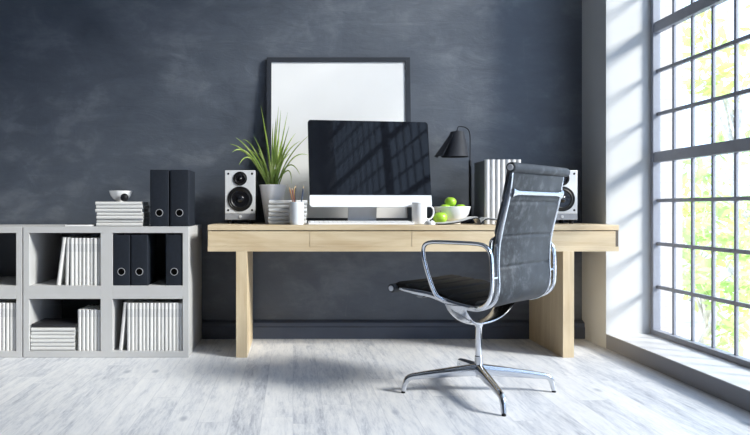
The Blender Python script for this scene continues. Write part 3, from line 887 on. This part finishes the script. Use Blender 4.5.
bm = bmesh.new(); add_prism(bm, leaf_poly(Lf, .0002, .005), .012, .123, 'XZ'); add_prism(bm, leaf_poly(Rt, .0002, .005), .012, .123, 'XZ')
mesh_obj('pages', bm, M['book_plain'], ob, smooth=50)

# ------------------------------------------------------------------ desk lamp
lx, ly = 1.110, 4.20
la = thing('desk_lamp', 'dark grey desk lamp with a conical shade on a hooked pole behind the fruit bowl', 'lamp', (lx, ly, .7502))
mesh_obj('base', lathe([(0, 0), (.073, 0), (.077, .003), (.077, .012), (.073, .015), (0, .016)], seg=48, cx=-.055), M['lamp'], la)
la.scale = (1.02, 1.02, 1.02)
mesh_obj('pole', lathe([(0, .015), (.0085, .015), (.0085, .385), (.007, .388), (0, .388)], seg=20), M['lamp'], la)
sh = (-.078, 0)  # centre of the shade
bm = tube(smooth_path([(0, 0, .385), (.001, 0, .47), (.0, 0, .535), (-.008, 0, .572), (-.030, 0, .590), (-.060, 0, .596), (-.073, 0, .592), (-.078, 0, .578), (-.078, 0, .566)], 5), .0036, seg=20)
mesh_obj('hooked_arm', bm, M['lamp'], la)
# shade: a sheet rolled into a cone whose left edge flares past the seam
def cone_sheet(a0, a1, rt, rb2, zt, zb, lean, th=.0022, seg=44):
    bm = bmesh.new(); A = []
    for i in range(seg + 1):
        a = a0 + (a1 - a0) * i / seg
        c_, s_ = math.cos(a), math.sin(a)
        A.append([bm.verts.new((sh[0] + rt * c_, rt * s_, zt)), bm.verts.new((sh[0] + lean + rb2 * c_, rb2 * s_, zb)),
                  bm.verts.new((sh[0] + (rt - th) * c_, (rt - th) * s_, zt)), bm.verts.new((sh[0] + lean + (rb2 - th) * c_, (rb2 - th) * s_, zb))])
    closed = abs(a1 - a0 - 2 * PI) < 1e-6
    for i in range(seg):
        p, q = A[i], A[i + 1]
        bm.faces.new((p[0], q[0], q[1], p[1])); bm.faces.new((p[2], p[3], q[3], q[2]))
        bm.faces.new((p[0], p[2], q[2], q[0])); bm.faces.new((p[1], q[1], q[3], p[3]))
    if not closed:
        for e in (A[0], A[-1]): bm.faces.new((e[0], e[1], e[3], e[2]))
    else: bmesh.ops.remove_doubles(bm, verts=bm.verts[:], dist=1e-5)
    return bm
mesh_obj('lamp_shade', cone_sheet(0, 2 * PI, .041, .084, .562, .408, -.016), M['lamp'], la, smooth=50)
mesh_obj('shade_flap', cone_sheet(PI * .72, PI * 1.28, .038, .098, .558, .410, -.043), M['lamp'], la, smooth=50)
mesh_obj('shade_cap', lathe([(0, .570), (.010, .570), (.012, .566), (.040, .563), (.040, .560), (0, .560)], seg=36, cx=sh[0]), M['lamp'], la)
bm = bmesh.new(); bmesh.ops.create_uvsphere(bm, u_segments=20, v_segments=12, radius=.022)
bmesh.ops.translate(bm, verts=bm.verts[:], vec=(sh[0] - .006, 0, .505))
mesh_obj('bulb', bm, M['ceramic'], la)
mesh_obj('lamp_holder', lathe([(0, .520), (.014, .520), (.014, .562), (0, .562)], seg=20, cx=sh[0] - .002), M['lamp'], la)

# ------------------------------------------------------------------ files on the desk
def file_box(label):
    t = thing('file_binder', label, 'binder', (0, 0, 0), 0, 'white-spined files on the desk')
    w, h, d = .0302, .384, .235
    bm = bmesh.new()
    add_box(bm, .0, w, .012, d, 0, h - .004, .0008, 1)
    mesh_obj('body', bm, M['file_grey'], t)
    bm = bmesh.new(); poly = [(w, .014), (0, .014)] + [(w / 2 - w / 2 * math.cos(PI * i / 12), .014 - .0145 * math.sin(PI * i / 12)) for i in range(13)]
    add_prism(bm, poly[:2] + poly[2:], 0, h, 'XY')
    o = mesh_obj('spine', bm, M['file_white'], t, smooth=50); o['label'] = 'rounded white spine'
    return t
f0 = file_box('white-spined grey file at the left end of the row on the desk, beside the lamp'); f0.location = (1.141, 3.98, .7502)
for i in range(1, 7):
    dup(f0, (1.141 + i * .0312, 3.98 + random.uniform(0, .003), .7502), (0, 0, 0), 'white-spined grey file, %s from the left of the row behind the chair back' % ORD[i])

# ------------------------------------------------------------------ office chair
TH = math.radians(46.2)
ch = thing('office_chair', 'black leather office chair with chrome frame, armrests and four-star base', 'chair', (.85, 3.066, 0), TH)
# local axes: x = across the chair (v), y = forward (u), z = up
WH = .2535
def TW(h): return -.013 * max(0, min(1, (h - .72) / .22))
RW = .271
prof = [(-.291, 1.004), (-.278, .940), (-.262, .870), (-.243, .800), (-.228, .740), (-.217, .680), (-.214, .600), (-.217, .530), (-.210, .480), (-.186, .446), (-.140, .426), (-.085, .424), (0, .437), (.05, .450), (.10, .462), (.17, .468), (.24, .475), (.289, .478)]
path = smooth_path([(0, u, h) for u, h in prof], 5)
for s_ in (-1, 1):
    # cast aluminium side rail, deeper at the bends
    pts = [Vector((s_ * (WH - .004) + TW(p.z), p.y, p.z)) for p in path[1:-3]]
    bm = bmesh.new(); add_tube(bm, pts, [(.0105, .0075)] * len(pts), 12, up=(0, .3, -1) if False else None)
    bm.free()
    bm = bmesh.new()
    rings = []
    for i, p in enumerate(pts):
        t = (pts[min(i + 1, len(pts) - 1)] - pts[max(i - 1, 0)]).normalized()
        nrm = Vector((0, t.z, -t.y))          # points to the sitter's side... towards the sling
        if nrm.dot(Vector((0, .0, .60)) + Vector((0, 0, 0)) - p + Vector((s_ * WH, .1, 0))) < 0: nrm = -nrm
        fl = min(1, i / 6, (len(pts) - 1 - i) / 6) * .5 + .5
        hw, hd = .0070, .0115 * fl
        sec = [(-hw, hd * .7), (-hw * .6, hd), (hw * .6, hd), (hw, hd * .7), (hw, -hd * .7), (hw * .6, -hd), (-hw * .6, -hd), (-hw, -hd * .7)]
        rings.append([bm.verts.new(p + Vector((a, 0, 0)) + nrm * b_) for a, b_ in sec])
    for A, B in zip(rings, rings[1:]):
        for k in range(8): bm.faces.new((A[k], B[k], B[(k + 1) % 8], A[(k + 1) % 8]))
    bm.faces.new(rings[0][::-1]); bm.faces.new(rings[-1])
    mesh_obj('side_rail', bm, M['alu_polished'], ch, smooth=50)
# leather sling, seat and backrest, quilted with cross seams
def sling(i0, i1, seams, mat, name):
    bm = bmesh.new(); rows = []
    L_ = [0]
    for a, b_ in zip(path, path[1:]): L_.append(L_[-1] + (b_ - a).length)
    dense = []
    nn = 150
    for k in range(nn + 1):
        s_ = L_[i0] + (L_[i1] - L_[i0]) * k / nn
        j = max(i for i in range(len(L_)) if L_[i] <= s_ + 1e-9); j = min(j, len(path) - 2)
        f = (s_ - L_[j]) / (L_[j + 1] - L_[j]); dense.append((s_, path[j].lerp(path[j + 1], f)))
    ctr = Vector((0, .05, .75))
    for k, (s_, p) in enumerate(dense):
        t = (dense[min(k + 2, nn)][1] - dense[max(k - 2, 0)][1]).normalized()
        nrm = Vector((0, t.z, -t.y))
        if nrm.y + nrm.z < 0: nrm = -nrm
        gq = 0
        for sm in seams: gq += math.exp(-((s_ - sm) / .006) ** 2)
        gq = min(gq, 1)
        puff = .005 * (1 - gq)
        wv = WH - .003
        front = [(-wv - .003, .016 + puff), (-wv + .02, .021 + puff * 1.6), (0, .018 + puff * 1.6), (wv - .02, .021 + puff * 1.6), (wv + .003, .016 + puff)]
        back = [(wv + .003, .001), (wv - .010, -.004 - puff), (0, .000 - puff), (-wv + .010, -.004 - puff), (-wv - .003, .001)]
        rows.append([bm.verts.new(Vector((v + TW(p.z), 0, 0)) + p + nrm * q) for v, q in front + back])
    m_ = len(rows[0])
    for A, B in zip(rows, rows[1:]):
        for k in range(m_): bm.faces.new((A[k], B[k], B[(k + 1) % m_], A[(k + 1) % m_]))
    bm.faces.new(rows[0][::-1]); bm.faces.new(rows[-1])
    return mesh_obj(name, bm, mat, ch, smooth=50)
cum = [0]
for a, b_ in zip(path, path[1:]): cum.append(cum[-1] + (b_ - a).length)
def s_at_h(h):
    return min(range(45), key=lambda i: abs(path[i].z - h))
isp = 52
sling(0, isp, [cum[s_at_h(h)] for h in (.868, .733, .603)], M['leather'], 'backrest')
sling(isp, len(path) - 1, [cum[isp] + .055 + .072 * k for k in range(6)], M['seat_leather'], 'seat')
for (u, h, nm) in ((-.291, 1.006, 'top_roll'), (.290, .477, 'front_roll')):
    o = mesh_obj(nm, lathe([(0, -RW - .006), (.017, -RW - .006), (.0205, -RW - .002), (.0215, -RW + .01), (.0215, RW - .01), (.0205, RW + .002), (.017, RW + .006), (0, RW + .006)], seg=28, axis='X', cx=TW(h) * .6, cy=u, cz=h), M['leather'], ch)
    for s_ in (-1, 1):
        mesh_obj('end_cap', lathe([(.0128, s_ * (RW + .005)), (.0128, s_ * (RW + .008)), (.0105, s_ * (RW + .010)), (0, s_ * (RW + .0105))], seg=24, axis='X', cx=TW(h) * .6, cy=u, cz=h), M['cap'], o)
# stretchers with flared ends: behind the shoulders, under the front of the seat
def stretcher(u, h, du, dh, name='stretcher', wv=WH - .008, sag=0):
    pts, rad = [], []
    for k in range(21):
        v = -wv + 2 * wv * k / 20; e = abs(v) / wv
        fl = max(0, (e - .72) / .28)
        pts.append((v + TW(h), u, h - sag * (1 - e * e)))
        rad.append((.0085 + .011 * fl ** 2, .0050 + .001 * fl))
    mesh_obj(name, tube(pts, rad, seg=20, up=(0, du, dh)), M['alu_polished'], ch)
stretcher(-.288, .905, -.25, 1)
stretcher(.155, .448, 1, .06, sag=.004)
# the wide yoke that carries the rails on the column
pts, rad = [], []
yk = [(-.270, .432), (-.245, .402), (-.205, .373), (-.160, .350), (-.11, .336), (-.055, .328), (0, .326), (.055, .328), (.11, .336), (.160, .350), (.205, .373), (.245, .402), (.270, .432)]
yp = smooth_path([(v * .94, -.012, h) for v, h in yk], 3)
for p in yp:
    e = abs(p.x) / .27
    pts.append(Vector((p.x, -.012 - .012 * e, p.z))); rad.append((.034 + .018 * e ** 2, .0085 + .002 * (1 - e)))
mesh_obj('yoke', tube(pts, rad, seg=20, up=(0, 1, 0)), M['alu_polished'], ch)
# armrest loops
arm = [(.030, .446), (.055, .470), (.078, .545), (.094, .615), (.1005, .655), (.092, .684), (.060, .697), (0, .699), (-.10, .699), (-.170, .696), (-.200, .684), (-.217, .655), (-.222, .600), (-.222, .520), (-.212, .476), (-.188, .447), (-.150, .429), (-.105, .425)]
for s_ in (-1, 1):
    raw = []
    for i, (u, h) in enumerate(arm):
        e = min(1, min(i, len(arm) - 1 - i) / 2.5)
        raw.append((s_ * (WH + .006 + .046 * e), u, h))
    pp = smooth_path(raw, 5)
    mesh_obj('armrest', tube(pp, [(.0105, .0085)] * len(pp), seg=20, up=(s_, 0, 0)), M['chrome'], ch)
    for (u, h) in ((-.219, .56),):
        mesh_obj('bolt', lathe([(0, s_ * (WH - .006)), (.006, s_ * (WH - .006)), (.006, s_ * (WH + .046)), (0, s_ * (WH + .046))], seg=16, axis='X', cy=u, cz=h), M['chrome'], ch)
# column and four-star base (arms turned to the room's axes)
mesh_obj('column', lathe([(0, .165), (.0150, .165), (.0150, .300), (.017, .304), (.022, .318), (0, .318)], seg=28), M['chrome'], ch)
mesh_obj('hub', lathe([(0, .072), (.014, .072), (.0175, .078), (.0185, .125), (.0180, .166), (.0155, .170), (0, .170)], seg=28), M['alu_polished'], ch)
for k in range(4):
    a = -TH + PI / 2 * k + math.radians(1.0)
    d = Vector((math.cos(a), math.sin(a), 0))
    sidev = Vector((-d.y, d.x, 0))
    R_ = .336
    # tapered arm then a bent foot
    line = [(.012, .105, .0275, .0180), (.10, .097, .0235, .0170), (.20, .087, .0190, .0150), (.28, .078, .0155, .0135), (.308, .074, .0140, .013), (.325, .066, .0135, .0125), (.334, .053, .0125, .0120), (.340, .035, .0110, .0110), (.346, .010, .0100, .0105)]
    bm = bmesh.new()
    pts = [d * r + Vector((0, 0, z)) for r, z, _, _ in line]
    pth = smooth_path(pts, 4); rr_ = []
    for i in range(len(pth)):
        j = min(i // 4, len(line) - 2); f = (i - j * 4) / 4
        rr_.append((line[j][2] * (1 - f) + line[j + 1][2] * f, line[j][3] * (1 - f) + line[j + 1][3] * f))
    # keep the section square to the arm
    rings = []
    for i, p in enumerate(pth):
        t = (pth[min(i + 1, len(pth) - 1)] - pth[max(i - 1, 0)]).normalized()
        b_ = sidev; a_ = t.cross(b_).normalized()
        ra, rb3 = rr_[i]
        sec = []
        for q in range(16):
            an = 2 * PI * q / 16
            ca, sa = math.cos(an), math.sin(an)
            sec.append(bm.verts.new(p + a_ * (ra * math.copysign(abs(ca) ** .7, ca)) + b_ * (rb3 * math.copysign(abs(sa) ** .7, sa))))
        rings.append(sec)
    for A, B in zip(rings, rings[1:]):
        for q in range(16): bm.faces.new((A[q], B[q], B[(q + 1) % 16], A[(q + 1) % 16]))
    bm.faces.new(rings[0][::-1]); bm.faces.new(rings[-1])
    lg = mesh_obj('leg', bm, M['alu_polished'], ch, smooth=50)
    fp = d * .3465
    mesh_obj('glide', lathe([(0, 0), (.0085, 0), (.0095, .002), (.0095, .005), (.008, .008), (0, .008)], seg=20, cx=fp.x, cy=fp.y), M['black_matte'], lg)

# ------------------------------------------------------------------ light
sun = bpy.data.lights.new('sun', 'SUN'); sun.energy = 9.0; sun.angle = math.radians(13); sun.color = (1.0, 0.955, 0.89)
so = bpy.data.objects.new('sun', sun); C.objects.link(so)
az = math.radians(27.5); el = math.radians(30)
dirv = Vector((-math.cos(az) * math.cos(el), math.sin(az) * math.cos(el), -math.sin(el)))
so.rotation_euler = dirv.to_track_quat('-Z', 'Y').to_euler(); so.location = (8, 0, 6)
w = bpy.data.worlds.new('sky'); SC.world = w; w.use_nodes = True
bg = w.node_tree.nodes['Background']; bg.inputs[0].default_value = (0.55, 0.71, 1.0, 1); bg.inputs[1].default_value = 3.0

# ------------------------------------------------------------------ camera
cam = bpy.data.cameras.new('camera'); co = bpy.data.objects.new('camera', cam); C.objects.link(co)
co.location = (0, 0, .84); co.rotation_euler = (PI / 2, 0, 0)
cam.sensor_width = 36; cam.sensor_fit = 'HORIZONTAL'; cam.lens = 670 / 750 * 36
cam.shift_x = (375 - 293) / 750; cam.shift_y = -(217.5 - 209) / 750
cam.clip_start = .01
SC.camera = co
SC.view_settings.view_transform = 'Standard'; SC.view_settings.look = 'None'
SC.view_settings.exposure = 0; SC.view_settings.gamma = 1; SC.view_settings.use_curve_mapping = False
SC.cycles.use_denoising = True
SC.cycles.max_bounces = 10; SC.cycles.diffuse_bounces = 6; SC.cycles.transparent_max_bounces = 16
SC.cycles.sample_clamp_indirect = 6
